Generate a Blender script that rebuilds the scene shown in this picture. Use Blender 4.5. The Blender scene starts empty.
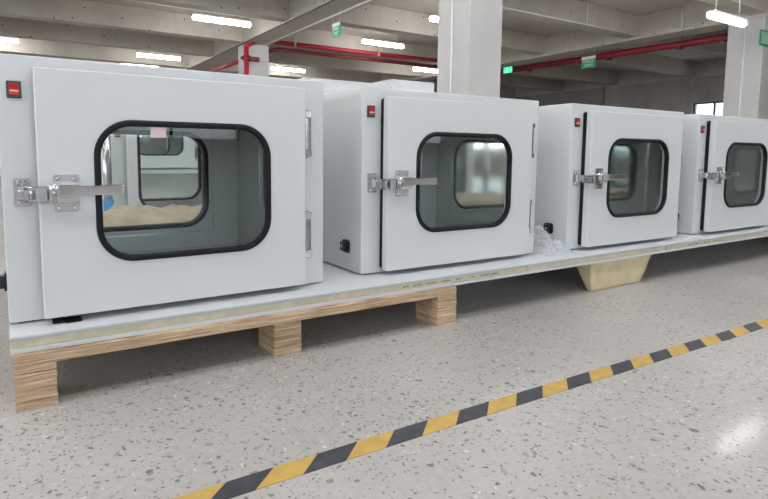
import bpy, bmesh, math, random
from mathutils import Vector, Matrix, noise
random.seed(7)
C = bpy.context.scene.collection
R = math.radians
ZP = 0.1852                     # top of the sandwich panel above the floor

# ------------------------------------------------------------------ materials
def new_mat(name):
    m = bpy.data.materials.new(name); m.use_nodes = True
    nt = m.node_tree
    return m, nt, nt.nodes['Principled BSDF']

def N(nt, kind, **kw):
    n = nt.nodes.new(kind)
    for k, v in kw.items():
        if k in n.inputs: n.inputs[k].default_value = v
        else: setattr(n, k, v)
    return n

def ramp(nt, stops, interp='LINEAR'):
    n = nt.nodes.new('ShaderNodeValToRGB'); cr = n.color_ramp; cr.interpolation = interp
    while len(cr.elements) < len(stops): cr.elements.new(0.5)
    for e, (p, c) in zip(cr.elements, stops):
        e.position = p; e.color = (c[0], c[1], c[2], 1) if len(c) == 3 else c
    return n

def simple(name, col, rough=0.5, metal=0.0, var=0.04, scale=6.0, bump=0.0, bscale=60.0, spec=0.5, coat=0.0):
    """a base colour broken up a little by noise, in object space"""
    m, nt, b = new_mat(name)
    tc = N(nt, 'ShaderNodeTexCoord'); no = N(nt, 'ShaderNodeTexNoise', Scale=scale, Detail=4.0)
    nt.links.new(tc.outputs['Object'], no.inputs['Vector'])
    lo = [max(0, c * (1 - var)) for c in col]; hi = [min(1, c * (1 + var)) for c in col]
    r = ramp(nt, [(0.3, lo), (0.7, hi)])
    nt.links.new(no.outputs['Fac'], r.inputs['Fac']); nt.links.new(r.outputs['Color'], b.inputs['Base Color'])
    b.inputs['Roughness'].default_value = rough; b.inputs['Metallic'].default_value = metal
    b.inputs['Specular IOR Level'].default_value = spec
    if coat: b.inputs['Coat Weight'].default_value = coat
    if bump:
        n2 = N(nt, 'ShaderNodeTexNoise', Scale=bscale, Detail=3.0); bp = N(nt, 'ShaderNodeBump', Strength=bump, Distance=0.002)
        nt.links.new(tc.outputs['Object'], n2.inputs['Vector'])
        nt.links.new(n2.outputs['Fac'], bp.inputs['Height']); nt.links.new(bp.outputs['Normal'], b.inputs['Normal'])
    return m

def emissive(name, col, strength):
    m, nt, b = new_mat(name)
    b.inputs['Base Color'].default_value = (*col, 1)
    b.inputs['Emission Color'].default_value = (*col, 1); b.inputs['Emission Strength'].default_value = strength
    return m

def glass_mat(name, tint, gloss=1.0):
    m, nt, b = new_mat(name); nt.nodes.remove(b)
    out = nt.nodes['Material Output']
    t = N(nt, 'ShaderNodeBsdfTransparent', Color=(*tint, 1)); g = N(nt, 'ShaderNodeBsdfGlossy', Roughness=0.01)
    fr = N(nt, 'ShaderNodeFresnel', IOR=1.5); ge = N(nt, 'ShaderNodeNewGeometry')
    io = N(nt, 'ShaderNodeMath', operation='MULTIPLY_ADD'); io.inputs[1].default_value = 1 / 1.5 - 1.5; io.inputs[2].default_value = 1.5
    nt.links.new(ge.outputs['Backfacing'], io.inputs[0]); nt.links.new(io.outputs[0], fr.inputs['IOR'])   # same reflectance at both faces of the thin pane
    mx = N(nt, 'ShaderNodeMixShader')
    mu = N(nt, 'ShaderNodeMath', operation='MULTIPLY'); mu.inputs[1].default_value = gloss
    nt.links.new(fr.outputs[0], mu.inputs[0]); nt.links.new(mu.outputs[0], mx.inputs[0])
    nt.links.new(t.outputs[0], mx.inputs[1]); nt.links.new(g.outputs[0], mx.inputs[2]); nt.links.new(mx.outputs[0], out.inputs['Surface'])
    return m

def floor_mat():
    m, nt, b = new_mat('polished_aggregate_concrete'); L = nt.links.new
    tc = N(nt, 'ShaderNodeTexCoord')
    # warp a little so the chips are not round
    wn = N(nt, 'ShaderNodeTexNoise', Scale=30.0, Detail=2.0); L(tc.outputs['Object'], wn.inputs['Vector'])
    wv = N(nt, 'ShaderNodeVectorMath', operation='SCALE'); wv.inputs['Scale'].default_value = 0.035
    L(wn.outputs['Color'], wv.inputs[0])
    ad = N(nt, 'ShaderNodeVectorMath', operation='ADD'); L(tc.outputs['Object'], ad.inputs[0]); L(wv.outputs[0], ad.inputs[1])
    big = N(nt, 'ShaderNodeTexNoise', Scale=1.3, Detail=5.0, Roughness=0.6); L(tc.outputs['Object'], big.inputs['Vector'])
    fine = N(nt, 'ShaderNodeTexNoise', Scale=55.0, Detail=5.0, Roughness=0.7); L(tc.outputs['Object'], fine.inputs['Vector'])
    base = ramp(nt, [(0.3, (0.435, 0.417, 0.40)), (0.55, (0.505, 0.49, 0.475)), (0.75, (0.56, 0.546, 0.53))]); L(big.outputs['Fac'], base.inputs['Fac'])
    fr = ramp(nt, [(0.25, (0.80, 0.79, 0.78)), (0.6, (1, 1, 1))]); L(fine.outputs['Fac'], fr.inputs['Fac'])
    mm = N(nt, 'ShaderNodeMix', data_type='RGBA', blend_type='MULTIPLY'); mm.inputs[0].default_value = 0.8
    L(base.outputs['Color'], mm.inputs[6]); L(fr.outputs['Color'], mm.inputs[7])
    col = mm.outputs[2]
    dens = N(nt, 'ShaderNodeTexNoise', Scale=1.9, Detail=2.0); L(tc.outputs['Object'], dens.inputs['Vector'])
    for sc, pres, rad, c0, c1 in ((44.0, 0.55, 0.31, (0.15, 0.16, 0.18), (0.38, 0.38, 0.38)), (90.0, 0.44, 0.33, (0.14, 0.14, 0.145), (0.36, 0.33, 0.30)),
                                  (27.0, 0.92, 0.30, (0.14, 0.15, 0.17), (0.26, 0.26, 0.27)), (60.0, 0.78, 0.30, (0.62, 0.55, 0.47), (0.70, 0.68, 0.65))):
        v = N(nt, 'ShaderNodeTexVoronoi', Scale=sc); v.inputs['Randomness'].default_value = 1.0
        L(ad.outputs[0], v.inputs['Vector'])
        sp = N(nt, 'ShaderNodeSeparateColor'); L(v.outputs['Color'], sp.inputs[0])
        # chip radius: grows from 0 once the cell's random value passes the presence threshold
        th = N(nt, 'ShaderNodeMath', operation='SUBTRACT'); L(sp.outputs[0], th.inputs[0]); th.inputs[1].default_value = pres
        dn = N(nt, 'ShaderNodeMath', operation='MULTIPLY_ADD'); L(dens.outputs['Fac'], dn.inputs[0]); dn.inputs[1].default_value = 1.1; dn.inputs[2].default_value = -0.57
        t2 = N(nt, 'ShaderNodeMath', operation='ADD'); L(th.outputs[0], t2.inputs[0]); L(dn.outputs[0], t2.inputs[1])
        t3 = N(nt, 'ShaderNodeMath', operation='MULTIPLY'); L(t2.outputs[0], t3.inputs[0]); t3.inputs[1].default_value = 2.2
        t4 = N(nt, 'ShaderNodeMath', operation='MINIMUM'); L(t3.outputs[0], t4.inputs[0]); t4.inputs[1].default_value = rad
        df = N(nt, 'ShaderNodeMath', operation='SUBTRACT'); L(t4.outputs[0], df.inputs[0]); L(v.outputs['Distance'], df.inputs[1])
        st = N(nt, 'ShaderNodeMath', operation='MULTIPLY', use_clamp=True); L(df.outputs[0], st.inputs[0]); st.inputs[1].default_value = 14.0
        cc = ramp(nt, [(0.0, c0), (1.0, c1)]); L(sp.outputs[1], cc.inputs['Fac'])
        mx = N(nt, 'ShaderNodeMix', data_type='RGBA'); L(st.outputs[0], mx.inputs[0]); L(col, mx.inputs[6]); L(cc.outputs['Color'], mx.inputs[7])
        col = mx.outputs[2]
    L(col, b.inputs['Base Color'])
    rr = ramp(nt, [(0.3, (0.30,) * 3), (0.7, (0.42,) * 3)]); L(big.outputs['Fac'], rr.inputs['Fac']); L(rr.outputs['Color'], b.inputs['Roughness'])
    b.inputs['Specular IOR Level'].default_value = 0.25
    b.inputs['Coat Weight'].default_value = 0.16; b.inputs['Coat Roughness'].default_value = 0.10
    return m

def concrete_mat(name, lo, hi, holes=True, streak=0.35):
    m, nt, b = new_mat(name); L = nt.links.new
    tc = N(nt, 'ShaderNodeTexCoord')
    n1 = N(nt, 'ShaderNodeTexNoise', Scale=0.9, Detail=7.0, Roughness=0.62); L(tc.outputs['Object'], n1.inputs['Vector'])
    r = ramp(nt, [(0.32, lo), (0.68, hi)]); L(n1.outputs['Fac'], r.inputs['Fac']); col = r.outputs['Color']
    mp = N(nt, 'ShaderNodeMapping'); mp.inputs['Scale'].default_value = (5, 5, 0.35); L(tc.outputs['Object'], mp.inputs['Vector'])
    n2 = N(nt, 'ShaderNodeTexNoise', Scale=1.6, Detail=4.0); L(mp.outputs[0], n2.inputs['Vector'])
    r2 = ramp(nt, [(0.35, (0.86, 0.85, 0.84)), (0.6, (1, 1, 1))]); L(n2.outputs['Fac'], r2.inputs['Fac'])
    mx = N(nt, 'ShaderNodeMix', data_type='RGBA', blend_type='MULTIPLY'); mx.inputs[0].default_value = streak
    L(col, mx.inputs[6]); L(r2.outputs['Color'], mx.inputs[7]); col = mx.outputs[2]
    if holes:   # dark formwork tie holes and pits
        sx = N(nt, 'ShaderNodeSeparateXYZ'); L(tc.outputs['Object'], sx.inputs[0])
        su = N(nt, 'ShaderNodeMath', operation='ADD'); L(sx.outputs[0], su.inputs[0]); L(sx.outputs[1], su.inputs[1])
        cv = N(nt, 'ShaderNodeCombineXYZ'); L(su.outputs[0], cv.inputs[0]); L(sx.outputs[2], cv.inputs[1])
        v = N(nt, 'ShaderNodeTexVoronoi', Scale=1.9, voronoi_dimensions='2D'); L(cv.outputs[0], v.inputs['Vector'])
        s = N(nt, 'ShaderNodeMath', operation='LESS_THAN'); L(v.outputs['Distance'], s.inputs[0]); s.inputs[1].default_value = 0.036
        m2 = N(nt, 'ShaderNodeMix', data_type='RGBA'); L(s.outputs[0], m2.inputs[0]); L(col, m2.inputs[6]); m2.inputs[7].default_value = (0.17, 0.155, 0.14, 1)
        col = m2.outputs[2]
    L(col, b.inputs['Base Color']); b.inputs['Roughness'].default_value = 0.85; b.inputs['Specular IOR Level'].default_value = 0.2
    bp = N(nt, 'ShaderNodeBump', Strength=0.25, Distance=0.01); L(n1.outputs['Fac'], bp.inputs['Height']); L(bp.outputs['Normal'], b.inputs['Normal'])
    return m

def wood_mat(name, lo, hi, layers=150.0):
    m, nt, b = new_mat(name); L = nt.links.new
    tc = N(nt, 'ShaderNodeTexCoord')
    mp = N(nt, 'ShaderNodeMapping'); mp.inputs['Scale'].default_value = (1.5, 1.5, layers / 4); L(tc.outputs['Object'], mp.inputs['Vector'])
    n1 = N(nt, 'ShaderNodeTexNoise', Scale=4.0, Detail=6.0, Roughness=0.65); L(mp.outputs[0], n1.inputs['Vector'])
    mid = [(a + c) / 2 for a, c in zip(lo, hi)]
    r = ramp(nt, [(0.30, lo), (0.48, mid), (0.62, hi), (0.70, [c * 1.08 for c in hi])]); L(n1.outputs['Fac'], r.inputs['Fac'])
    n2 = N(nt, 'ShaderNodeTexNoise', Scale=9.0, Detail=3.0); L(tc.outputs['Object'], n2.inputs['Vector'])
    r2 = ramp(nt, [(0.3, (0.78, 0.74, 0.70)), (0.6, (1, 1, 1))]); L(n2.outputs['Fac'], r2.inputs['Fac'])
    mx = N(nt, 'ShaderNodeMix', data_type='RGBA', blend_type='MULTIPLY'); mx.inputs[0].default_value = 0.8
    L(r.outputs['Color'], mx.inputs[6]); L(r2.outputs['Color'], mx.inputs[7]); L(mx.outputs[2], b.inputs['Base Color'])
    b.inputs['Roughness'].default_value = 0.8
    bp = N(nt, 'ShaderNodeBump', Strength=0.6, Distance=0.004); L(n1.outputs['Fac'], bp.inputs['Height']); L(bp.outputs['Normal'], b.inputs['Normal'])
    return m

def film_mat(name, alpha=0.45):
    m, nt, b = new_mat(name); L = nt.links.new
    out = nt.nodes['Material Output']
    b.inputs['Base Color'].default_value = (0.86, 0.88, 0.90, 1); b.inputs['Roughness'].default_value = 0.45; b.inputs['Specular IOR Level'].default_value = 0.3
    t = N(nt, 'ShaderNodeBsdfTransparent', Color=(0.93, 0.95, 0.97, 1)); mx = N(nt, 'ShaderNodeMixShader')
    tc = N(nt, 'ShaderNodeTexCoord'); v = N(nt, 'ShaderNodeTexVoronoi', Scale=90.0); L(tc.outputs['Object'], v.inputs['Vector'])
    r = ramp(nt, [(0.2, (alpha + 0.06,) * 3), (0.6, (alpha - 0.04,) * 3)]); L(v.outputs['Distance'], r.inputs['Fac'])
    L(r.outputs['Color'], mx.inputs[0]); L(t.outputs[0], mx.inputs[1]); L(b.outputs[0], mx.inputs[2]); L(mx.outputs[0], out.inputs['Surface'])
    bp = N(nt, 'ShaderNodeBump', Strength=0.08, Distance=0.002); L(v.outputs['Distance'], bp.inputs['Height']); L(bp.outputs['Normal'], b.inputs['Normal'])
    return m

M = dict(
    white=simple('white_powder_coat', (0.69, 0.71, 0.725), 0.42, var=0.012, bump=0.03, bscale=400, spec=0.4),
    skin=simple('white_panel_skin', (0.67, 0.70, 0.735), 0.35, var=0.02),
    skin_grey=simple('grey_panel_fold', (0.52, 0.55, 0.56), 0.45, var=0.06),
    core=simple('cream_foam_core', (0.66, 0.60, 0.44), 0.9, var=0.10, scale=25, bump=0.3),
    foam=simple('cream_foam_block', (0.70, 0.58, 0.38), 0.9, var=0.10, scale=10, bump=0.6, bscale=35),
    ink=simple('dark_print', (0.10, 0.09, 0.08), 0.7),
    rubber=simple('black_rubber', (0.010, 0.010, 0.014), 0.6, spec=0.25),
    plastic=simple('black_plastic', (0.012, 0.012, 0.013), 0.3),
    red=simple('red_switch', (0.62, 0.02, 0.02), 0.25),
    redmark=simple('pale_red_switch_mark', (0.85, 0.55, 0.52), 0.3),
    chrome=simple('chrome', (0.80, 0.80, 0.82), 0.12, 1.0, var=0.05, scale=30),
    chrome_d=simple('dull_chrome', (0.52, 0.51, 0.53), 0.2, 1.0, var=0.12, scale=40),
    hinge=simple('hinge_chrome', (0.36, 0.35, 0.36), 0.22, 1.0, var=0.15, scale=50),
    steel=simple('polished_chamber_steel', (0.70, 0.735, 0.725), 0.07, 0.88, var=0.03, scale=4),
    steel_b=simple('brushed_chamber_steel', (0.60, 0.65, 0.64), 0.32, 1.0, var=0.03, scale=4),
    glass=glass_mat('tinted_pane_glass', (0.955, 0.975, 0.968), 0.55),
    wglass=glass_mat('window_glass', (0.95, 0.97, 0.97), 0.6),
    pink=simple('pink_sticker', (0.80, 0.62, 0.68), 0.6),
    wood=wood_mat('laminated_pallet_wood', (0.24, 0.135, 0.07), (0.84, 0.64, 0.44), 300),
    floor=floor_mat(),
    conc=concrete_mat('formed_concrete', (0.50, 0.455, 0.395), (0.63, 0.58, 0.515)),
    conc_w=concrete_mat('plain_wall_concrete', (0.36, 0.32, 0.30), (0.50, 0.455, 0.43), holes=False),
    conc_c=concrete_mat('pale_column_concrete', (0.50, 0.49, 0.48), (0.59, 0.58, 0.57), holes=False, streak=0.12),
    slab=concrete_mat('ceiling_concrete', (0.53, 0.485, 0.43), (0.65, 0.605, 0.545), holes=False),
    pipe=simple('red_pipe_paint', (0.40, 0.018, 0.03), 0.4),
    pipe_r=simple('shaded_red_pipe_paint', (0.25, 0.013, 0.022), 0.42),  # right hand pipe: red darkened to stand for the shade of its bay
    pipe_d=simple('dark_and_shaded_red_paint', (0.16, 0.010, 0.018), 0.45),  # dark valve and brackets; on the second pipe the dark stands for shade
    cond=simple('white_conduit', (0.86, 0.86, 0.86), 0.4),
    grey=simple('grey_steel', (0.42, 0.43, 0.44), 0.45, 0.4),
    shutter=simple('grey_sheet_panel', (0.30, 0.285, 0.275), 0.5, var=0.08),
    alu=simple('dark_window_frame', (0.07, 0.07, 0.075), 0.4),
    tube=emissive('lit_tube', (0.98, 0.985, 1.0), 30.0),
    tray=simple('dark_cable_tray', (0.09, 0.085, 0.08), 0.6),
    exitg=emissive('lit_green_sign', (0.05, 0.85, 0.32), 0.9),
    exitw=emissive('lit_white_pictogram', (0.55, 1.0, 0.75), 1.0),
    green=simple('green_sign_board', (0.03, 0.36, 0.15), 0.5),
    greenl=simple('pale_green_print', (0.40, 0.72, 0.52), 0.5),
    signw=simple('white_sign_print', (0.80, 0.82, 0.84), 0.5),
    kraft=simple('kraft_paper', (0.45, 0.37, 0.28), 0.6, var=0.18, scale=7, bump=0.4, bscale=20),
    blue=simple('blue_plastic', (0.04, 0.24, 0.55), 0.4),
    yellow=simple('yellow_tape', (0.56, 0.365, 0.09), 0.55, var=0.12, scale=25),
    black=simple('black_tape', (0.040, 0.044, 0.055), 0.5, var=0.35, scale=30),
    film=film_mat('bubble_film'),
)

# ------------------------------------------------------------------ mesh helpers
def mesh_obj(name, bm, mat, parent=None, bevel=0.0, seg=2, smooth=False):
    me = bpy.data.meshes.new(name)
    bmesh.ops.recalc_face_normals(bm, faces=bm.faces)
    bm.to_mesh(me); bm.free()
    o = bpy.data.objects.new(name, me); C.objects.link(o)
    for mm in (mat if isinstance(mat, (list, tuple)) else [mat]): me.materials.append(mm)
    if parent is not None: o.parent = parent
    if smooth:
        for p in me.polygons: p.use_smooth = True
    if bevel:
        b = o.modifiers.new('bevel', 'BEVEL'); b.width = bevel; b.segments = seg; b.limit_method = 'ANGLE'; b.angle_limit = R(40)
    return o

def add_box(bm, x0, x1, y0, y1, z0, z1, mi=0):
    v = [bm.verts.new(c) for c in ((x0,y0,z0),(x1,y0,z0),(x1,y1,z0),(x0,y1,z0),(x0,y0,z1),(x1,y0,z1),(x1,y1,z1),(x0,y1,z1))]
    for f in ((0,3,2,1),(4,5,6,7),(0,1,5,4),(1,2,6,5),(2,3,7,6),(3,0,4,7)):
        bm.faces.new([v[i] for i in f]).material_index = mi
    return v

def box(name, x0, x1, y0, y1, z0, z1, mat, parent=None, bevel=0.0, seg=2):
    bm = bmesh.new(); add_box(bm, x0, x1, y0, y1, z0, z1)
    return mesh_obj(name, bm, mat, parent, bevel, seg)

def add_tube(bm, a, b, r, n=12, r2=None):
    a, b = Vector(a), Vector(b); d = (b - a).normalized()
    u = d.orthogonal().normalized(); w = d.cross(u); r2 = r if r2 is None else r2
    A = [bm.verts.new(a + (u * math.cos(t) + w * math.sin(t)) * r) for t in (2 * math.pi * i / n for i in range(n))]
    B = [bm.verts.new(b + (u * math.cos(t) + w * math.sin(t)) * r2) for t in (2 * math.pi * i / n for i in range(n))]
    for i in range(n): bm.faces.new((A[i], A[(i+1) % n], B[(i+1) % n], B[i])).smooth = True
    bm.faces.new(A[::-1]); bm.faces.new(B)

def rrect(x0, x1, z0, z1, r, n=10):
    """rounded rectangle, corner by corner (each corner n+1 points), counter-clockwise from lower right"""
    out = []
    for (cx, cz, a0) in ((x1 - r, z0 + r, -90), (x1 - r, z1 - r, 0), (x0 + r, z1 - r, 90), (x0 + r, z0 + r, 180)):
        out += [(cx + r * math.cos(R(a0 + 90 * i / n)), cz + r * math.sin(R(a0 + 90 * i / n))) for i in range(n + 1)]
    return out

def add_holed_slab(bm, x0, x1, z0, z1, y0, y1, hole, n=10):
    """slab in the XZ plane, y0 front to y1 back, with a rounded hole from rrect()"""
    oc = ((x1, z0), (x1, z1), (x0, z1), (x0, z0)); k = n + 1; rings = []
    for y in (y0, y1):
        O = [bm.verts.new((x, y, z)) for x, z in oc]; I = [bm.verts.new((x, y, z)) for x, z in hole]
        for c in range(4):
            for i in range(n): bm.faces.new((O[c], I[c*k+i], I[c*k+i+1]))
            bm.faces.new((O[c], I[c*k+n], I[((c+1) % 4)*k], O[(c+1) % 4]))
        rings.append((O, I))
    (O0, I0), (O1, I1) = rings
    for A, B in ((O0, O1), (I0, I1)):
        for i in range(len(A)): bm.faces.new((A[i], A[(i+1) % len(A)], B[(i+1) % len(A)], B[i]))

def add_ring(bm, outer, inner, y0, y1):
    """frame between two matching loops, front y0 to back y1"""
    vs = [[bm.verts.new((x, y, z)) for x, z in lp] for lp in (outer, inner) for y in (y0, y1)]
    oF, oB, iF, iB = vs; n = len(oF)
    for A, B in ((oF, iF), (oB, iB), (oF, oB), (iF, iB)):
        for i in range(n): bm.faces.new((A[i], A[(i+1) % n], B[(i+1) % n], B[i]))

def add_rsolid(bm, loop, y0, y1):
    F = [bm.verts.new((x, y0, z)) for x, z in loop]; B = [bm.verts.new((x, y1, z)) for x, z in loop]
    bm.faces.new(F); bm.faces.new(B[::-1]); n = len(F)
    for i in range(n): bm.faces.new((F[i], F[(i+1) % n], B[(i+1) % n], B[i]))

def add_prism(bm, prof, x0, x1):
    """profile of (y, z) swept along x"""
    A = [bm.verts.new((x0, y, z)) for y, z in prof]; B = [bm.verts.new((x1, y, z)) for y, z in prof]
    bm.faces.new(A); bm.faces.new(B[::-1]); n = len(A)
    for i in range(n): bm.faces.new((A[i], A[(i+1) % n], B[(i+1) % n], B[i]))

def tag(o, label=None, cat=None, group=None, kind=None):
    if label: o['label'] = label
    if cat: o['category'] = cat
    if group: o['group'] = group
    if kind: o['kind'] = kind
    return o

def thing(name, label, cat, loc=(0, 0, 0), rz=0.0, group=None):
    o = bpy.data.objects.new(name, None); C.objects.link(o); o.empty_display_size = 0.1
    o.location = loc; o.rotation_euler = (0, 0, rz)
    return tag(o, label, cat, group)

def struct(name, o):
    o.name = name; o['kind'] = 'structure'; return o

def dup(o, parent=None, loc=None, rz=None, label=None):
    c = o.copy(); C.objects.link(c)
    if parent is not None: c.parent = parent
    if loc is not None: c.location = loc
    if rz is not None: c.rotation_euler = (0, 0, rz)
    if label: c['label'] = label
    for ch in list(o.children): dup(ch, c)
    return c

# ------------------------------------------------------------------ the pass box
W, H, D = 0.944, 0.70, 0.60

def pass_box(label, loc, rz, group, W=W, H=H, D=D, a=0.079, b=0.097, c=0.0335, d=0.0175, wl=0.132, wr=0.124, wt=0.124, wb=0.133,
             rw=0.10, latch=True, name='pass_box'):
    t = thing(name, label, 'pass box', loc, rz, group)
    e, th = 0.0545, 0.033
    ix0, ix1, iz0, iz1 = 0.086, W - 0.084, 0.066, H - 0.066
    # cabinet shell: a solid with one tunnel from front to back
    bm = bmesh.new(); add_holed_slab(bm, 0, W, .0045, H, 0, D, rrect(ix0, ix1, iz0, iz1, 0.012, 3), 3)
    mesh_obj('cabinet_body', bm, M['white'], t, 0.003)
    for fx in (.02, W - .06):
        for fy in (.012, D - .052): box('foot', fx, fx + .04, fy, fy + .04, .0002, .0044, M['rubber'], t)
    bm = bmesh.new(); g = 0.0015
    add_ring(bm, rrect(ix0 + g, ix1 - g, iz0 + g, iz1 - g, 0.011, 3), rrect(ix0 + 2*g, ix1 - 2*g, iz0 + 2*g, iz1 - 2*g, 0.010, 3), 0.002, D - 0.002)
    mesh_obj('chamber_liner', bm, M['steel'], t)
    # doors
    def door(nm, y0, y1, x0, x1, z0, z1, wx0, wx1, wz0, wz1, inner):
        bm = bmesh.new(); gk = 0.017
        hk = .002 if inner > 0 else gk * .6; add_holed_slab(bm, x0, x1, z0, z1, y0, y1, rrect(wx0 + hk, wx1 - hk, wz0 + hk, wz1 - hk, rw - hk))
        dr = mesh_obj(nm, bm, M['white'], t, 0.004, 3)
        bm = bmesh.new()
        o_, i_ = rrect(wx0, wx1, wz0, wz1, rw), rrect(wx0 + gk, wx1 - gk, wz0 + gk, wz1 - gk, rw - gk)
        o2, i2 = rrect(wx0 + .004, wx1 - .004, wz0 + .004, wz1 - .004, rw - .004), rrect(wx0 + gk - .004, wx1 - gk + .004, wz0 + gk - .004, wz1 - gk + .004, rw - gk + .004)
        # rubber profile: flat outside with a rounded shoulder either side
        ya_, yb_ = (y0, y0 + .010) if inner > 0 else (y0, y1)
        loops = [(o_, ya_ - 0.0003), (o2, ya_ - 0.006), (i2, ya_ - 0.006), (i_, ya_ - 0.002), (i_, yb_ + 0.002), (o_, yb_ + 0.002)] if inner > 0 else [(o_, y0 - 0.001), (o2, y0 - 0.006), (i2, y0 - 0.006), (i_, y0 - 0.002), (i_, y1 + 0.002), (i2, y1 + 0.006), (o2, y1 + 0.006), (o_, y1 + 0.001)]
        V = [[bm.verts.new((x, y, z)) for x, z in lp] for lp, y in loops]; n = len(o_)
        for q in range(len(V)):
            A, B_ = V[q], V[(q + 1) % len(V)]
            for i in range(n): bm.faces.new((A[i], A[(i+1) % n], B_[(i+1) % n], B_[i])).smooth = True
        mesh_obj('window_gasket', bm, M['rubber'], dr)
        bm = bmesh.new(); ym = y0 + .004 if inner > 0 else (y0 + y1) / 2
        add_rsolid(bm, rrect(wx0 + gk * .8, wx1 - gk * .8, wz0 + gk * .8, wz1 - gk * .8, rw - gk * .8), ym - .0025, ym + .0025)
        mesh_obj('glass_pane', bm, M['glass'], dr)
        bm = bmesh.new(); k = 0.022; yi = y1 if inner > 0 else y0
        fy = (yi, yi + .004) if inner > 0 else (yi - .004, yi)
        add_ring(bm, rrect(wx0 - k, wx1 + k, wz0 - k, wz1 + k, .004, 2), rrect(wx0 - k + .006, wx1 + k - .006, wz0 - k + .006, wz1 + k - .006, .003, 2), *fy)
        mesh_obj('glazing_bead', bm, M['steel_b'], dr)
        return dr
    dr = door('front_door', -e, -e + th, a, W - b, d, H - c, a + wl, W - b - wr, d + wb, H - c - wt, 1)
    bm = bmesh.new(); s = 0.004
    add_ring(bm, rrect(a + s, W - b - s, d + s, H - c - s, .01, 2), rrect(a + .03, W - b - .03 if ix1 > W - b else W - b - .012, max(d + .03, .03), H - c - .03, .01, 2), -e + th, -0.0002)
    mesh_obj('door_seal', bm, M['rubber'], dr)
    rd = door('rear_door', D + 0.002, D + 0.035, b, W - a, d, H - c, b + wr, W - a - wl, d + wb, H - c - wt, -1)
    # hinges on the right hand edge of the front door
    for z0, z1 in ((0.102, 0.263), (0.439, 0.600)):
        z0, z1 = z0 * H / .7, z1 * H / .7; xh = W - b + 0.0185; bm = bmesh.new()
        add_rsolid(bm, rrect(xh - .016, xh + .016, z0, z1, .015, 5), -0.036, -0.0004)
        hg = mesh_obj('hinge', bm, M['hinge'], t, 0.012, 4)
        for za, zb in ((z0 + .004, z0 + .028), (z1 - .028, z1 - .004)):
            box('hinge_cap', xh - .013, xh + .013, -0.040, -0.030, za, zb, M['chrome'], hg, 0.003)
    # rocker switch
    bm = bmesh.new(); add_box(bm, .0205, .0535, -.006, -.0002, .590, .633)
    sw = mesh_obj('power_switch', bm, M['plastic'], t, 0.002)
    bm = bmesh.new(); add_prism(bm, [(-.005, .597), (-.0085, .598), (-.0075, .611), (-.0125, .626), (-.005, .626)], .0265, .0475)
    rk = mesh_obj('rocker', bm, M['red'], sw, 0.001)
    bm = bmesh.new(); add_box(bm, .027, .047, -.0098, -.0085, .6065, .6095); mesh_obj('rocker_mark', bm, M['redmark'], sw)
    # power inlet low on the left side
    bm = bmesh.new(); add_rsolid(bm, rrect(.078, .132, .072, .124, .012, 4), -.007, -.0002)
    for v in bm.verts: v.co = Vector((v.co.y, v.co.x, v.co.z))
    so = mesh_obj('power_inlet', bm, M['plastic'], t, 0.003)
    bm = bmesh.new(); add_box(bm, -.022, -.004, .086, .124, .080, .116); mesh_obj('inlet_plug', bm, M['plastic'], so, 0.004)
    bm = bmesh.new(); add_tube(bm, (-.022, .105, .099), (-.0245, .105, .099), .006, 10); mesh_obj('inlet_pin', bm, M['chrome_d'], so)
    if latch:
        la = thing('latch', None, None); la.parent = t
        zc = 0.348
        def plate(nm, x0, x1, y, z0, z1):
            bm = bmesh.new(); add_rsolid(bm, rrect(x0, x1, z0, z1, .005, 4), y - .004, y - .0002)
            pl = mesh_obj(nm, bm, M['chrome_d'], la, 0.001)
            for xx in (x0 + .011, x1 - .011):
                for zz in (z0 + .011, z1 - .011):
                    bm = bmesh.new(); add_tube(bm, (xx, y - .0075, zz), (xx, y - .0035, zz), .0045, 12, .0065)
                    mesh_obj('screw', bm, M['chrome'], pl)
        plate('catch_plate', .025, .063, 0, zc - .036, zc + .037)
        plate('latch_plate', .112, .172, -e, zc - .050, zc + .047)
        bm = bmesh.new()                                     # hook block standing on the catch plate
        add_prism(bm, [(-.004, zc - .020), (-.004, zc + .020), (-.030, zc + .016), (-.040, zc + .008), (-.040, zc - .012), (-.030, zc - .016)], .034, .056)
        mesh_obj('catch_hook', bm, M['chrome'], la, 0.002)
        bm = bmesh.new()                                     # forked link between hook and body
        for zz in (zc + .012, zc - .017): add_box(bm, .046, .118, -.080, -.062, zz - .004, zz + .004)
        add_box(bm, .046, .056, -.080, -.034, zc - .021, zc + .016)
        add_tube(bm, (.060, -.071, zc - .022), (.060, -.071, zc + .018), .0065, 12)
        add_box(bm, .070, .096, -.086, -.058, zc - .022, zc + .018)
        mesh_obj('latch_link', bm, M['chrome_d'], la, 0.0015)
        bm = bmesh.new()                                     # pivot body on the door plate
        add_prism(bm, [(-e - .004, zc - .025), (-e - .004, zc + .025), (-e - .026, zc + .022), (-e - .032, zc + .012), (-e - .032, zc - .014), (-e - .026, zc - .022)], .100, .170)
        mesh_obj('latch_body', bm, M['chrome'], la, 0.002)
        bm = bmesh.new(); add_tube(bm, (.112, -e - .034, zc - .024), (.112, -e - .034, zc + .024), .005, 12); mesh_obj('pivot_pin', bm, M['chrome_d'], la)
        bm = bmesh.new()                                     # lever, swelling slightly towards its tip
        sec = [(.120, .017, -.046, -.030), (.150, .017, -.050, -.030), (.175, .0125, -.052, -.038), (.240, .0135, -.054, -.040), (.270, .0145, -.054, -.039), (.279, .011, -.051, -.042)]
        rings = [[bm.verts.new((x, -e + (y0 if j in (0, 3) else y1) + .004, zc + .007 + (hz if j in (2, 3) else -hz))) for j in range(4)] for x, hz, y0, y1 in sec]
        for A, B_ in zip(rings, rings[1:]):
            for j in range(4): bm.faces.new((A[j], A[(j+1) % 4], B_[(j+1) % 4], B_[j]))
        bm.faces.new(rings[0]); bm.faces.new(rings[-1][::-1])
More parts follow.
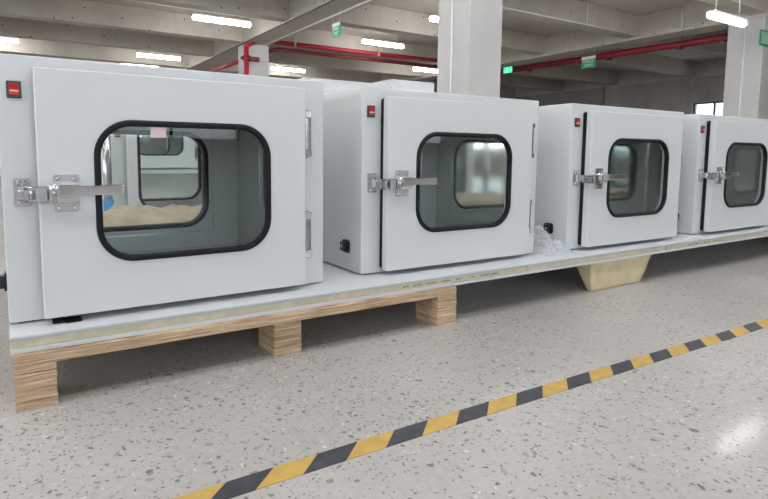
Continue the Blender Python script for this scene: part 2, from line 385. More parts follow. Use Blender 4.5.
        mesh_obj('latch_lever', bm, M['chrome'], la, 0.003)
    return t

GB = 'white pass boxes in the front row'
box1 = pass_box('nearest white pass box, at the left end of the row, pink sticker on its glass', (0, 0, ZP), 0.0112, GB)
for loc, rz, lab in (((1.1244, 0.0447, ZP), -0.0118, 'second white pass box of the front row, standing right of the nearest one'),
                     ((2.2755, 0.0133, ZP), -0.0182, 'third white pass box of the front row, above the cream foam block'),
                     ((3.3917, -0.0023, ZP), -0.0118, 'farthest white pass box of the front row, at the right edge of the photo')):
    dup(box1, None, loc, rz, lab)
fd = [c for c in box1.children if c.name.startswith('front_door')][0]
box('sticker', 0.358, 0.401, -0.0540, -0.0532, 0.496, 0.5285, M['pink'], fd)['label'] = 'pink paper sticker on the glass'

# ------------------------------------------------------------------ sandwich panels under the row
def sandwich(label, x0, x1, y0=-0.119, y1=1.0):
    t = thing('sandwich_panel', label, 'panel', (x0, y0, ZP - 0.042), 0, 'white sandwich panels under the row of boxes')
    L, Dp = x1 - x0, y1 - y0
    bm = bmesh.new(); add_box(bm, 0, L, 0, Dp, .0395, .042); add_box(bm, 0, L, 0, .003, .0375, .0395)
    mesh_obj('top_skin', bm, M['skin'], t)
    bm = bmesh.new(); add_box(bm, .001, L - .001, .002, Dp - .004, .0305, .0395); mesh_obj('folded_edge', bm, M['skin_grey'], t)
    bm = bmesh.new(); add_box(bm, .002, L - .002, .006, Dp - .006, .0115, .0305); core = mesh_obj('core', bm, M['core'], t)
    bm = bmesh.new(); add_box(bm, 0, L, 0, Dp, 0, .0025); add_box(bm, 0, L, -.0015, .004, 0, .0115)
    mesh_obj('bottom_skin', bm, M['skin'], t, 0.001)
    return t, core
pan, core = sandwich('long white sandwich panel with cream core carrying the three nearest boxes, on the wooden pallet', 0.0, 2.918)
pan2, core2 = sandwich('farther white sandwich panel carrying the farthest box, butted end to end at the right', 2.924, 5.85)
# faint printed line along the core edge: too blurred to read, only small dark strokes
bm = bmesh.new(); x = 1.205; rr = random.Random(3)
while x < 1.665:
    for _ in range(rr.randint(2, 6)):
        w = rr.uniform(.004, .009); add_box(bm, x, x + w * .7, .0052, .0062, 0.0185 + rr.uniform(0, .002), .0235 + rr.uniform(-.001, .001)); x += w + .002
    x += rr.uniform(.012, .03)
mesh_obj('printed_line', bm, M['ink'], core)['kind'] = 'stuff'
bm = bmesh.new(); x = .22
while x < .55:
    w = rr.uniform(.01, .03); add_box(bm, x, x + w, .0052, .0062, .019, .0225); x += w + rr.uniform(.01, .03)
mesh_obj('printed_line', bm, M['ink'], core2)['kind'] = 'stuff'
bm = bmesh.new()   # torn core at the seam
for k in range(9): add_box(bm, 2.902 + rr.uniform(0, .012), 2.917, .0035, .006, .010 + k * .0018, .0112 + k * .0018)
mesh_obj('torn_edge', bm, M['kraft'], core)['kind'] = 'stuff'

# ------------------------------------------------------------------ pallets
def pallet(label, x0, y0, L, Dp, group, cols=None, ztop=ZP - 0.0422):
    t = thing('wooden_pallet', label, 'pallet', (x0, y0, 0), 0, group)
    zb = ztop - 0.030
    for k in range(5):
        yy = k * (Dp - .13) / 4; bm = bmesh.new(); add_box(bm, 0, L, yy, yy + .13, zb + .001, ztop)
        for v in bm.verts: v.co.z += random.uniform(-.001, 0)
        mesh_obj('deck_board', bm, M['wood'], t, 0.002)
    cols = cols or [(0, .092), (L / 2 - .05, L / 2 + .05), (L - .105, L)]
    for ci, (xa, xb) in enumerate(cols):
        bm = bmesh.new(); add_box(bm, xa, xb, (.03 if ci == 1 else .0005), Dp - .0005, zb - .018, zb); mesh_obj('bearer_board', bm, M['wood'], t, 0.002)
        for rj, ya in enumerate((0, Dp / 2 - .065, Dp - .13)):
            o = .03 if (ci == 1 and rj == 0) else 0
            bm = bmesh.new(); add_box(bm, xa, xb, ya + o, ya + .13 + o, 0, zb - .0185)
            bmesh.ops.subdivide_edges(bm, edges=[e_ for e_ in bm.edges if abs(e_.verts[0].co.z - e_.verts[1].co.z) > .01], cuts=14)
            for v in bm.verts:
                if .002 < v.co.z < zb - .02:
                    s_ = random.uniform(-.0015, .0015); v.co.x += s_; v.co.y += random.uniform(-.0015, .0015)
            mesh_obj('block', bm, M['wood'], t)
    return t
pallet('laminated wooden pallet on the floor under the near end of the long white panel', 0.006, -0.134, 1.436, 1.0, 'wooden pallets', [(0, .092), (.700, .795), (1.345, 1.436)])
pallet('wooden pallet under the far white panel beyond the right edge of the photo', 4.75, -0.10, 1.1, 1.0, 'wooden pallets')

# foam block that carries the panel near its seam
def foam_mesh(dx, dy):
    """frustum: wide top under the panel, narrow undercut foot, left end cut steeply, lumpy faces"""
    T, Bz = ZP - .0425, 0.0
    P = [(2.330, -.092, Bz), (2.742, -.092, Bz), (2.742, .05, Bz), (2.338, -.068, Bz), (2.322, -.092, T), (2.828, -.092, T), (2.828, .12, T), (2.318, .004, T)]
    bm = bmesh.new(); v = [bm.verts.new((x + dx, y + dy, z)) for x, y, z in P]
    for f_ in ((0, 3, 2, 1), (4, 5, 6, 7), (0, 1, 5, 4), (1, 2, 6, 5), (2, 3, 7, 6), (3, 0, 4, 7)): bm.faces.new([v[i] for i in f_])
    bmesh.ops.subdivide_edges(bm, edges=bm.edges, cuts=9, use_grid_fill=True)
    for v in bm.verts:
        n_ = noise.noise_vector(v.co * 16) * .005
        if .004 < v.co.z < T - .006: v.co += n_
        elif v.co.z <= .004: v.co.x += n_.x; v.co.y += n_.y
    return bm
tag(mesh_obj('foam_block', foam_mesh(0, 0), M['foam'], smooth=True), 'cream foam block on the floor propping the panel front below the third pass box', 'foam block', 'foam props')
tag(mesh_obj('foam_block', foam_mesh(.33, .80), M['foam'], smooth=True), 'cream foam block in the shade under the rear of the panels', 'foam block', 'foam props')

# bubble wrap in the gaps
def wrap(name, label, x0, x1, y0, y1, hgt, seed, lean=None):
    bm = bmesh.new(); n = 34; vs = []
    for i in range(n + 1):
        for j in range(n + 1):
            u, v = i / n, j / n; x = x0 + (x1 - x0) * u; y = y0 + (y1 - y0) * v
            env = (math.sin(math.pi * u) * math.sin(math.pi * v)) ** .6
            q = Vector((x * 11 + seed, y * 9, seed)); h = abs(noise.noise(q)) * .8 + abs(noise.noise(q * 2.3)) * .3 + .35
            vs.append(bm.verts.new((x + noise.noise(q * 1.7) * .012 * env, y + noise.noise(q * 1.9) * .012 * env, ZP + .0012 + hgt * env * h)))
    for i in range(n):
        for j in range(n): bm.faces.new((vs[i*(n+1)+j], vs[(i+1)*(n+1)+j], vs[(i+1)*(n+1)+j+1], vs[i*(n+1)+j+1])).smooth = True
    return tag(mesh_obj(name, bm, M['film']), label, 'bubble wrap', 'crumpled clear wrapping on the panel')
wrap('bubble_wrap', 'crumpled clear bubble wrap between the second and third box, at the foot of the third', 2.080, 2.272, -0.035, 0.34, .16, 3.1)
wrap('bubble_wrap', 'small crumpled sheet of clear bubble wrap in front of the gap before the farthest box', 3.10, 3.385, -0.106, -0.062, .022, 9.4)
# dark wedge below the nearest door
bm = bmesh.new(); add_prism(bm, [(-.050, ZP + .0004), (-.003, ZP + .0004), (-.003, ZP + .010), (-.05, ZP + .007)], .098, .128)
add_prism(bm, [(-.056, ZP + .0004), (-.010, ZP + .0004), (-.010, ZP + .005), (-.05, ZP + .0035)], .128, .168)
tag(mesh_obj('rubber_pad', bm, M['rubber'], None, .0015), 'small black rubber pad on the panel under the left end of the nearest door', 'rubber pad')

# ------------------------------------------------------------------ hazard tape on the floor
path = [(-.8, -.692), (.0, -.7025), (.45, -.7035), (.9, -.7085), (1.5, -.7215), (2.2, -.7390), (2.7, -.7440), (3.4, -.752), (5.6, -.775)]
def yc(x):
    for (xa, ya), (xb, yb) in zip(path, path[1:]):
        if x <= xb: t = (x - xa) / (xb - xa); return ya + (yb - ya) * t
    return path[-1][1]
bm = bmesh.new(); hw = .0265; k0 = -5
def up_x(k): return .351 + .1003 * k
for k in range(k0, 50):
    xa, xb = up_x(k), up_x(k + 1); sk = .061; prev = None
    for s in range(5):
        x = xa + (xb - xa) * s / 4
        cur = [bm.verts.new((x, yc(x) + hw, .0012)), bm.verts.new((x - sk, yc(x - sk) - hw, .0012)), bm.verts.new((x, yc(x) + hw, .0002)), bm.verts.new((x - sk, yc(x - sk) - hw, .0002))]
        if prev:
            for a_, b_ in ((0, 1), (2, 0), (1, 3), (3, 2)):
                bm.faces.new((prev[a_], prev[b_], cur[b_], cur[a_])).material_index = k % 2
        prev = cur
tag(mesh_obj('hazard_tape', bm, [M['black'], M['yellow']]), 'black and yellow striped hazard tape line stuck along the concrete floor', 'floor tape')

# ------------------------------------------------------------------ second row behind
GK = 'white equipment standing behind the front row'
def back_box(label, loc, W, H, D, **kw):
    return pass_box(label, loc, 0, GK, W=W, H=H, D=D, latch=False, **kw)
pb = back_box('tall white pass box seen through the nearest box, standing behind the brown paper', (0.54, 1.90, .1455), .90, 1.02, .75, wl=.058, wr=.07, wt=.12, wb=.12, rw=.11)
def back_tall(label, x0, x1, top, y0=1.9, dep=.75):
    return dup_scaled(label, x0, x1, top, y0, dep)
def plain_cabinet(label, x0, x1, top, y0, dep, z0):
    t = thing('white_cabinet', label, 'cabinet', (x0, y0, z0), 0, GK); w, h = x1 - x0, top - z0
    box('cabinet_body', 0, w, 0, dep, 0, h, M['white'], t, .003)
    d_ = box('door', .03, w - .03, -.03, -.0005, .04, h - .075, M['white'], t, .003)
    bm = bmesh.new(); wx = w - .2
    add_ring(bm, rrect(.1, .1 + wx, .3, h - .22, .06), rrect(.117, .083 + wx, .317, h - .237, .05), -.036, -.0302)
    mesh_obj('window_gasket', bm, M['rubber'], d_)
    bm = bmesh.new(); add_rsolid(bm, rrect(.112, .088 + wx, .312, h - .232, .05), -.0335, -.0305); mesh_obj('glass_pane', bm, M['glass'], d_)
    bm = bmesh.new(); add_box(bm, .045, .07, -.062, -.0305, h * .5, h * .5 + .12); mesh_obj('handle', bm, M['plastic'], d_, .004)
    return t
plain_cabinet('white cabinet whose top shows between the nearest and second pass box', 1.826, 2.40, 1.003 + ZP, 1.9, .75, .1455)
plain_cabinet('white cabinet whose top shows above the second pass box, left of the pale column', 2.598, 3.03, 1.049 + ZP, 1.9, .75, .1455)
for x0, L, lab in ((0.44, 1.2, 'wooden pallet under the tall white pass box behind the nearest box'), (1.75, 1.4, 'wooden pallet under the white cabinets behind the second box')):
    pallet(lab, x0, 1.88, L, .82, 'wooden pallets', ztop=.1453)
# third row further back, seen only through the panes
for x0, y0, lab in ((-.55, 4.6, 'white pass box of the back row, leftmost of three seen through the nearest windows'), (.95, 4.6, 'white pass box of the back row, middle of three seen through the nearest windows'), (2.45, 4.75, 'white pass box of the back row, rightmost of three seen through the nearest windows')):
    dup(box1, None, (x0, y0, .47), 0, lab)['group'] = GK
for o in [o for o in bpy.data.objects if o.name.startswith('sticker.')]: bpy.data.objects.remove(o)
def bench(label, x0, x1, y0, y1, z):
    t = thing('work_bench', label, 'bench', (x0, y0, 0), 0, 'grey work benches')
    L, Dp = x1 - x0, y1 - y0
    box('bench_top', 0, L, 0, Dp, z - .04, z - .0006, M['skin'], t, .003)
    for xx in (.03, L - .08):
        for yy in (.03, Dp - .08): box('leg', xx, xx + .05, yy, yy + .05, 0, z - .0405, M['grey'], t)
bench('long white bench under the back row of pass boxes', -.75, 3.75, 4.45, 5.5, .47)

# brown paper draped over a pallet stack behind the nearest box
for k in range(2):
    t = pallet('%s wooden pallet of the stack under the brown paper' % ('lower' if k == 0 else 'upper'), .12, 1.08, 1.35, .62, 'wooden pallets', ztop=.144)
    t.location.z = .1445 * k
bm = bmesh.new(); nx, ny = 60, 30; vs = []
for i in range(nx + 1):
    for j in range(ny + 1):
        u, v = i / nx, j / ny; x = .06 + 1.47 * u; s = v * 1.0
        if s < .22: y, z = 1.055 + .02 * noise.noise(Vector((x * 5, s * 9, 2))), .075 + s
        else: y, z = 1.055 + (s - .22) * .86, .295
        q = Vector((x * 6, y * 9 + z * 9, 4.4))
        amp = .06 if s >= .22 else .0
        z += amp * (abs(noise.noise(q)) + .5 * abs(noise.noise(q * 2.6)) + .3 * abs(noise.noise(q * 6)))
        vs.append(bm.verts.new((x, y, z)))
for i in range(nx):
    for j in range(ny): bm.faces.new((vs[i*(ny+1)+j], vs[(i+1)*(ny+1)+j], vs[(i+1)*(ny+1)+j+1], vs[i*(ny+1)+j+1])).smooth = True
o = mesh_obj('kraft_paper', bm, M['kraft']); sm = o.modifiers.new('s', 'SOLIDIFY'); sm.thickness = .0012
tag(o, 'crumpled brown kraft paper draped over a pallet stack behind the nearest box', 'paper')
t = thing('support_stand', 'grey steel stand with a blue sleeve seen at the left of the nearest window', 'stand', (.50, 1.795, 0))
bm = bmesh.new(); add_tube(bm, (0, 0, .0), (0, 0, .012), .05, 20); mesh_obj('base', bm, M['grey'], t)
bm = bmesh.new(); add_tube(bm, (0, 0, .0125), (0, 0, 1.0), .024, 16); mesh_obj('pole', bm, M['chrome_d'], t)
bm = bmesh.new(); add_tube(bm, (0, 0, .22), (0, 0, .372), .029, 16); mesh_obj('sleeve', bm, M['blue'], t)

# ------------------------------------------------------------------ the hall
ZB, ZS, ZG = 3.235, 3.685, 3.185      # beam soffit, slab soffit, girder soffit
X0, X1, Y0, Y1 = -9.6, 18.8, -9.0, 24.6
def sbox(name, *a, mat, bevel=0): return struct(name, box(name, *a, mat, None, bevel))
sbox('floor', X0 - .3, X1 + .3, Y0 - .3, Y1 + .3, -.2, 0, mat=M['floor'])
sbox('ceiling', X0 - .3, X1 + .3, Y0 - .3, Y1 + .3, ZS, ZS + .2, mat=M['slab'])
girders = [(-2.4, -1.8), (4.72, 5.30), (11.72, 12.32), (18.8, 19.4)]
for k, (a_, b_) in enumerate(girders[:3]):
    sbox('concrete_girder', a_, b_, Y0, Y1, ZG, ZS - .0005, mat=M['conc'], bevel=.012)
sbox('concrete_girder', X1, X1 + .3, Y0, Y1, ZG, ZS - .0005, mat=M['conc'])
# the left bay and the other bays carry their own cross beams, front faces measured bay by bay
bays = [(X0, -2.4, [-6.6, -4.2, -1.8, .6, 3.1, 5.6, 8.2, 10.7, 12.8, 15.2, 17.6, 20, 22.4]),
        (-1.8, 4.72, [-6.6, -4.2, -1.8, .6, 3.1, 5.6, 8.2, 10.7, 12.8, 15.2, 17.6, 20, 22.4]),
        (5.30, 11.72, [-6.6, -4.2, -1.8, .6, 3.05, 5.45, 7.85, 10.5, 12.8, 15.2, 17.6, 20, 22.4]),
        (12.32, 18.8, [-6.6, -4.2, -1.8, .6, 3.05, 5.45, 7.8, 10.48, 12.7, 15.2, 17.6, 20, 22.4])]
for xa, xb, ys in bays:
    for y in ys: sbox('concrete_beam', xa + .0005, xb - .0005, y, y + .30, ZB, ZS - .0005, mat=M['conc'], bevel=.010)
cols = [(4.74, 5.28, 3.30, 3.88), (4.74, 5.28, 10.50, 11.08), (11.72, 12.30, 3.10, 3.70), (4.74, 5.28, 17.7, 18.3), (11.74, 12.3, 10.5, 11.08), (11.74, 12.3, 17.7, 18.3),
        (-2.36, -1.84, 10.5, 11.08), (-2.36, -1.84, 3.3, 3.88), (-2.36, -1.84, 17.7, 18.3), (-2.36, -1.84, -4, -3.4), (4.74, 5.28, -4, -3.4), (11.74, 12.3, -4, -3.4)]
for xa, xb, ya, yb in cols: sbox('concrete_column', xa, xb, ya, yb, 0.0005, ZG - .0005, mat=M['conc_c'], bevel=.012)

def wall_with_windows(name, axis, pos, th, a0, a1, wins, z0, z1, mat, wname):
    """wall across a0..a1 on the plane axis=pos, thickness th outward, windows (s,e) between z0 and z1"""
    bm = bmesh.new(); cur = a0
    def seg(s, e, za, zb):
        p0, p1 = min(pos, pos + th), max(pos, pos + th)
        if axis == 'x': add_box(bm, p0, p1, s, e, za, zb)
        else: add_box(bm, s, e, p0, p1, za, zb)
    for s, e in wins:
        seg(cur, s, 0, ZG); seg(s, e, 0, z0); seg(s, e, z1, ZG); cur = e
    seg(cur, a1, 0, ZG); struct(name, mesh_obj(name, bm, mat))
    global wn
    for s, e in wins:
        m_ = pos + th * .35; bm = bmesh.new(); f = .05; n = max(1, round((e - s) / .62)) if wname == 'small' else max(2, round((e - s) / 1.3))
        def fr(sa, sb, za, zb):
            if axis == 'x': add_box(bm, m_ - .03, m_ + .03, sa, sb, za, zb)
            else: add_box(bm, sa, sb, m_ - .03, m_ + .03, za, zb)
        fr(s, e, z0, z0 + f); fr(s, e, z1 - f, z1); fr(s, s + f, z0 + f, z1 - f); fr(e - f, e, z0 + f, z1 - f)
        for k in range(1, n): c_ = s + (e - s) * k / n; fr(c_ - f / 2, c_ + f / 2, z0 + f, z1 - f)
        wn += 1; o = struct('window_%d' % wn, mesh_obj('window_%d' % wn, bm, M['alu']))
        bm = bmesh.new()
        if axis == 'x': add_box(bm, m_ - .004, m_ + .004, s + .01, e - .01, z0 + .01, z1 - .01)
        else: add_box(bm, s + .01, e - .01, m_ - .004, m_ + .004, z0 + .01, z1 - .01)
        mesh_obj('pane', bm, M['wglass'], o)
wn = 0
wall_with_windows('wall_right', 'x', X1, .3, Y0, Y1, [(5.98, 7.84)], 1.15, 2.385, M['conc_w'], 'small')
wall_with_windows('wall_left', 'x', X0, -.3, Y0, Y1, [(-7, -1), (1, 7), (9, 15)], .9, 2.9, M['conc_w'], 'big')
wall_with_windows('wall_front', 'y', Y0, -.3, X0, X1, [(-8.5, -3), (-1.2, 4.2), (6, 11)], .9, 2.9, M['conc_w'], 'big')
wall_with_windows('wall_back', 'y', Y1, .3, X0, X1, [(-8, -3)], 1.0, 2.6, M['conc_w'], 'big')
# grey sheet panelling on the right hand wall
bm = bmesh.new()
for k in range(8):
    ya = 11.05 + k * .62; add_box(bm, X1 - .07, X1 - .002, ya + .012, ya + .608, .002, 3.12)
add_box(bm, X1 - .055, X1 - .002, 11.05, 16.0, .001, 3.12); add_box(bm, X1 - .10, X1 - .002, 10.95, 11.05, .001, 3.18); add_box(bm, X1 - .10, X1 - .002, 11.05, 16.0, 3.12, 3.18)
struct('door_1', mesh_obj('door_1', bm, M['shutter']))

# ------------------------------------------------------------------ lamps
GL = 'tube lights hung under the ceiling'
def tube_light(label, x0, x1, y, z):
    t = thing('tube_light', label, 'ceiling light', ((x0 + x1) / 2, y, z), 0, GL); h = (x1 - x0) / 2
    box('housing', -h, h, -.062, .062, .030, .062, M['cond'], t, .004)
    bm = bmesh.new(); add_rsolid(bm, [(.048 * math.cos(R(a_)), -.012 + .044 * math.sin(R(a_))) for a_ in range(0, 360, 20)], -h, h)
    for v in bm.verts: v.co = Vector((v.co.y, v.co.x, v.co.z))
    mesh_obj('diffuser', bm, M['tube'], t)
    for s in (-.7, .7):
        bm = bmesh.new(); add_tube(bm, (s * h, 0, .062), (s * h, 0, ZS - z - .001), .006, 8); mesh_obj('hanger', bm, M['cond'], t)
dz = ZP - .02
tube_light('tube light at the upper left edge, over the nearest box\'s switch', -1.15, .33, 14.4, 3.22 + dz)
tube_light('long bright tube light at the top, left of the girder and the green sign', 3.09, 4.225, 9.0, 3.063 + dz)
tube_light('tube light low over the nearest box, left of the red pipe', 3.00, 4.12, 13.9, 3.088 + dz)
tube_light('faint tube light just above the top edge of the nearest box', 2.98, 4.05, 16.2, 3.13 + dz)
tube_light('tube light over the red pipes, right of the hanging green sign', 7.11, 8.26, 9.3, 3.116 + dz)
tube_light('tube light under the red pipes, right of the column with the riser', 7.06, 8.19, 14.4, 3.163 + dz)
tube_light('bright tube light in front of the far right column', 9.02, 10.05, 2.72, 2.600 + dz)
tube_light('tube light half hidden behind the pale column, high up', 6.80, 7.98, 6.5, 3.02 + dz)
tube_light('tube light half hidden behind the pale column, below the red pipes', 10.25, 11.4, 11.4, 3.03 + dz)
for x, y in ((8.55, 1.72), (-.6, 1.7), (3.2, 1.7), (-4.5, 1.7), (-4.4, -.45), (-1.6, -.45), (1.2, -.45), (4.0, -.45), (6.8, -.45), (9.6, -.45), (-3.0, -1.5), (-.2, -1.5), (2.6, -1.5), (5.4, -1.5), (8.4, -1.5), (-5, 6.5), (-1.4, 5.0), (-5, 10), (1.2, 4.4), (3.6, 5.0), (-.8, 19.3), (7.5, 19.3)):  # unseen tubes; some added to brighten the ceiling and sharpen the panel's shadow
    tube_light('unseen tube light, placed for the hall lighting, hung like the others under the ceiling', x - .58, x + .58, y, 3.05 + ZP)

# ------------------------------------------------------------------ pipes, signs, conduit
def pipe_obj(name, pts, r, mat, parent=None):
    bm = bmesh.new()
    for a_, b_ in zip(pts, pts[1:]): add_tube(bm, a_, b_, r, 14)
    for p_ in pts[1:-1]:
        m_ = Matrix.Translation(p_); bmesh.ops.create_uvsphere(bm, u_segments=14, v_segments=8, radius=r * 1.12, matrix=m_)
    return mesh_obj(name, bm, mat, parent)
zq = 3.06 + ZP
t = thing('fire_pipe', 'red fire pipe rising on the column left of centre and crossing below the beams', 'pipe', (4.69, 10.42, 0))
pipe_obj('riser', [(0, 0, .001), (0, 0, 2.92 + ZP), (.27, 0, zq)], .055, M['pipe'], t)
pipe_obj('main_run', [(.27, 0, zq), (6.9, 0, zq + .05)], .055, M['pipe'], t)
bm = bmesh.new(); add_box(bm, -.13, -.062, -.03, .03, 2.60 + ZP, 2.66 + ZP); add_box(bm, .062, .30, -.05, .05, 2.585 + ZP, 2.675 + ZP); add_tube(bm, (-.07, 0, 2.63 + ZP), (.07, 0, 2.63 + ZP), .075, 14)
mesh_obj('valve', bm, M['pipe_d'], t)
for xx in (1.2, 3.6, 5.6):
    bm = bmesh.new(); add_box(bm, xx - .02, xx + .02, -.065, .065, zq - .05, zq + .07); add_tube(bm, (xx, 0, zq + .07), (xx, 0, ZS - .001), .006, 8); mesh_obj('bracket', bm, M['grey'], t)
t = thing('fire_pipe', 'second pipe, darkened for shade, running just below and behind the red one', 'pipe', (5.34, 10.80, 0))
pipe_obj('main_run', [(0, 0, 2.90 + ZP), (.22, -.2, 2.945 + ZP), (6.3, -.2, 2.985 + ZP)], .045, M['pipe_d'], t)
t = thing('fire_pipe', 'short red pipe slanting in behind the column, over the nearest box', 'pipe', (5.0, 11.7, 0))
pipe_obj('main_run', [(0, 0, 2.77 + ZP), (0, 2.6, 2.80 + ZP), (0, 7, 2.80 + ZP)], .045, M['pipe'], t)
t = thing('fire_pipe', 'thick red pipe under the girder at the upper right, behind the signs', 'pipe', (12.42, 0, 0))
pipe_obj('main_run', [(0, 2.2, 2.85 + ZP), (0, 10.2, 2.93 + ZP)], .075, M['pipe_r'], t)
for yy in (4.1, 4.95, 6.6, 7.4, 9.0):
    bm = bmesh.new(); add_box(bm, -.06, .06, yy - .05, yy + .05, 2.735 + ZP + yy * .008, 2.80 + ZP + yy * .008); add_tube(bm, (.085, yy, 2.79 + ZP), (.085, yy, ZS - .001), .008, 8); mesh_obj('bracket', bm, M['pipe_d'], t)

def hanging_sign(label, p, w, h, rz, zt):
    """green notice board on two wires: white strip on top, pale lettering rows"""
    t = thing('hanging_sign', label, 'sign', p, rz, 'green hanging signs')
    bd = box('board', -w / 2, w / 2, -.008, .008, 0, h, M['green'], t)
    box('header_strip', -w / 2, w / 2, -.0095, .0095, h * .76, h, M['signw'], t)
    rr = random.Random(5); bm = bmesh.new(); x = -w * .40
    while x < w * .36:
        c_ = w * rr.uniform(.05, .085); add_box(bm, x, x + c_ * .35, -.0095, -.0085, h * .46, h * .70); add_box(bm, x, x + c_, -.0095, -.0085, h * (.46 if rr.random() < .5 else .64), h * .53 if False else h * .70 if False else h * (.52 if rr.random() < .5 else .70)); x += c_ + w * .03
    mesh_obj('lettering', bm, M['signw'], t)
    bm = bmesh.new()
    for k in range(2): add_box(bm, -w * .28, w * (.30 - .1 * k), -.0095, -.0085, h * (.27 - .13 * k), h * (.33 - .13 * k))
    mesh_obj('small_lettering', bm, M['greenl'], t)
    for s in (-.4, .4):
        bm = bmesh.new(); add_tube(bm, (w * s, 0, h), (w * s, 0, zt - p[2]), .003, 6); mesh_obj('wire', bm, M['cond'], t)
hanging_sign('green hanging notice left of centre below the girder, above the red pipe', (4.99, 6.875, 2.525 + ZP), .27, .23, R(-90), ZG - .001)
hanging_sign('green hanging notice right of the pale column, in front of the thick red pipe', (11.85, 6.745, 2.56 + ZP), .37, .273, R(-90), ZG - .001)
t = thing('hanging_sign', 'green notice on the far right column, cut by the photo edge', 'sign', (11.66, 3.085, 2.47 + ZP), 0, 'green hanging signs')
box('board', -.12, .22, -.012, .012, 0, .27, M['green'], t); box('notice', -.095, .2, -.0135, -.0125, .03, .24, M['greenl'], t)
bm = bmesh.new(); add_tube(bm, (0, 0, .27), (0, 0, ZG - 2.47 - ZP - .001), .003, 6); add_tube(bm, (.16, 0, .27), (.16, 0, ZG - 2.47 - ZP - .001), .003, 6); mesh_obj('wire', bm, M['cond'], t)
t = thing('exit_sign', 'small lit green exit sign just right of the pale column', 'exit sign', (11.85, 9.23, 2.757 + ZP), R(-90), None)
box('case', -.16, .16, -.02, .02, -.02, .19, M['alu'], t)
box('lit_face', -.15, .15, -.0225, -.0205, -.005, .15, M['exitg'], t)
bm = bmesh.new(); pz = .015    # running figure and arrow
add_tube(bm, (-.02, -.0235, pz + .105), (-.02, -.0228, pz + .105), .014, 10)
for a_, b_ in (((-.022, .09), (-.032, .05)), ((-.032, .05), (-.008, .028)), ((-.008, .028), (-.014, .005)), ((-.032, .05), (-.052, .022)), ((-.026, .085), (-.002, .070)), ((-.026, .085), (-.05, .072))):
    add_tube(bm, (a_[0], -.0232, pz + a_[1]), (b_[0], -.0232, pz + b_[1]), .006, 6)
add_box(bm, .05, .12, -.0236, -.0228, pz + .045, pz + .058); add_tube(bm, (.115, -.0232, pz + .0515), (.15, -.0232, pz + .0515), .024, 4, .001)
mesh_obj('pictogram', bm, M['exitw'], t)
for s in (-.13, .13):
    bm = bmesh.new(); add_tube(bm, (s, 0, .19), (s, 0, ZG - 2.757 - ZP - .001), .003, 6); mesh_obj('wire', bm, M['cond'], t)

def conduit(label, pts, r=.011):
    tag(pipe_obj('conduit', pts, r, M['cond']), label, 'conduit', 'white cable conduits')
conduit('white conduit up the left face of the big pale column', [(4.726, 3.60, .001), (4.728, 3.60, ZG - .01)], .012)
conduit('white conduit up the left face of the far right column', [(11.707, 3.40, .001), (11.708, 3.40, 2.86 + ZP)], .012)
o = box('junction_box', 11.66, 11.719, 3.34, 3.46, 2.862 + ZP, 2.95 + ZP, M['cond'], None, .006); tag(o, 'white junction box at the top of the far right column, beside the tube light', 'junction box')
conduit('white conduit along the soffit of the near right beam', [(5.5, 5.44, ZB + .02), (11.6, 5.44, ZB + .02)], .014)
conduit('white conduit down the girder side right of the pale column', [(11.70, 8.15, ZS - .01), (11.70, 8.15, ZG - .01)], .012)
conduit('white conduit dropping down the girder side, left of the bright tube light', [(11.70, 4.55, ZS - .01), (11.70, 4.55, ZG + .02), (11.70, 4.30, ZG + .02)], .012)
conduit('white conduit on the face of the upper right beam', [(9.9, 5.435, ZS - .01), (9.9, 5.435, ZB + .02)], .012)
conduit('white conduit line above the tube light at the top left', [(1.0, 10.2, ZS - .013), (4.70, 10.2, ZS - .013)], .012)
conduit('pale conduit line along the girder soffit above the green notice left of centre', [(5.16, 4.2, ZG - .0145), (5.16, 10.46, ZG - .0145)], .016)
conduit('dark edged conduit tray under the girder left of centre', [(4.705, 5.2, ZG + .008), (4.705, 17.6, ZG + .008)], .014)
bpy.data.objects[[o.name for o in bpy.data.objects if o.name.startswith('conduit')][-1]].data.materials[0] = M['tray']

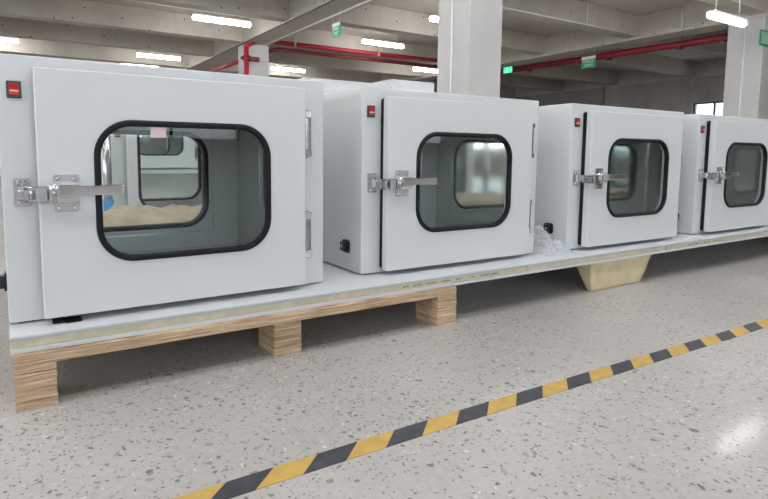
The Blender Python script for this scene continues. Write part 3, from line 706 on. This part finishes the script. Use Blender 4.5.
# ------------------------------------------------------------------ daylight and world
w = bpy.data.worlds.new('sky'); bpy.context.scene.world = w; w.use_nodes = True
bg = w.node_tree.nodes['Background']; bg.inputs['Color'].default_value = (0.86, 0.93, 1.0, 1); bg.inputs['Strength'].default_value = 2.2
def daylight(name, loc, rot, sx, sy, power):
    l = bpy.data.lights.new(name, 'AREA'); l.shape = 'RECTANGLE'; l.size = sx; l.size_y = sy; l.energy = power; l.color = (0.93, 0.965, 1.0)
    o = bpy.data.objects.new(name, l); C.objects.link(o); o.location = loc; o.rotation_euler = rot; return o
for x in (-5.75, 1.5, 8.5): daylight('daylight_front', (x, Y0 - .5, 1.95), (R(90), 0, 0), 5.2, 2.1, 30)
for y in (-4, 4, 12): daylight('daylight_left', (X0 - .5, y, 1.95), (R(90), 0, R(-90)), 5.6, 2.1, 130)
for x in (-5.5,): daylight('daylight_back', (x, Y1 + .5, 1.8), (R(-90), 0, 0), 4.6, 1.6, 200)

# ------------------------------------------------------------------ camera
yaw, pitch, roll, f, cx, cy = 0.5523, -0.0951, 0.0062, 550.2584, 349.7454, 208.1201
fwd = Vector((math.sin(yaw) * math.cos(pitch), math.cos(yaw) * math.cos(pitch), math.sin(pitch)))
rgt = Vector((math.cos(yaw), -math.sin(yaw), 0)); up = rgt.cross(fwd)
r2 = math.cos(roll) * rgt + math.sin(roll) * up; u2 = -math.sin(roll) * rgt + math.cos(roll) * up
cam = bpy.data.cameras.new('camera'); co = bpy.data.objects.new('camera', cam); C.objects.link(co)
m3 = Matrix((r2, u2, -fwd)).transposed()
co.matrix_world = Matrix.Translation((0.0203, -1.6644, 0.4489 + ZP)) @ m3.to_4x4()
cam.sensor_fit = 'HORIZONTAL'; cam.sensor_width = 36; cam.lens = f * 36 / 768
cam.shift_x = (384 - cx) / 768; cam.shift_y = (cy - 249.5) / 768
cam.clip_start = .05; cam.clip_end = 200
sc = bpy.context.scene; sc.camera = co
vs_ = sc.view_settings; vs_.view_transform = 'Standard'; vs_.look = 'None'; vs_.gamma = 1.0; vs_.use_curve_mapping = False; vs_.exposure = 0.46
sc.cycles.use_denoising = True; sc.cycles.max_bounces = 10; sc.cycles.transparent_max_bounces = 16; sc.cycles.glossy_bounces = 6; sc.cycles.sample_clamp_indirect = 6
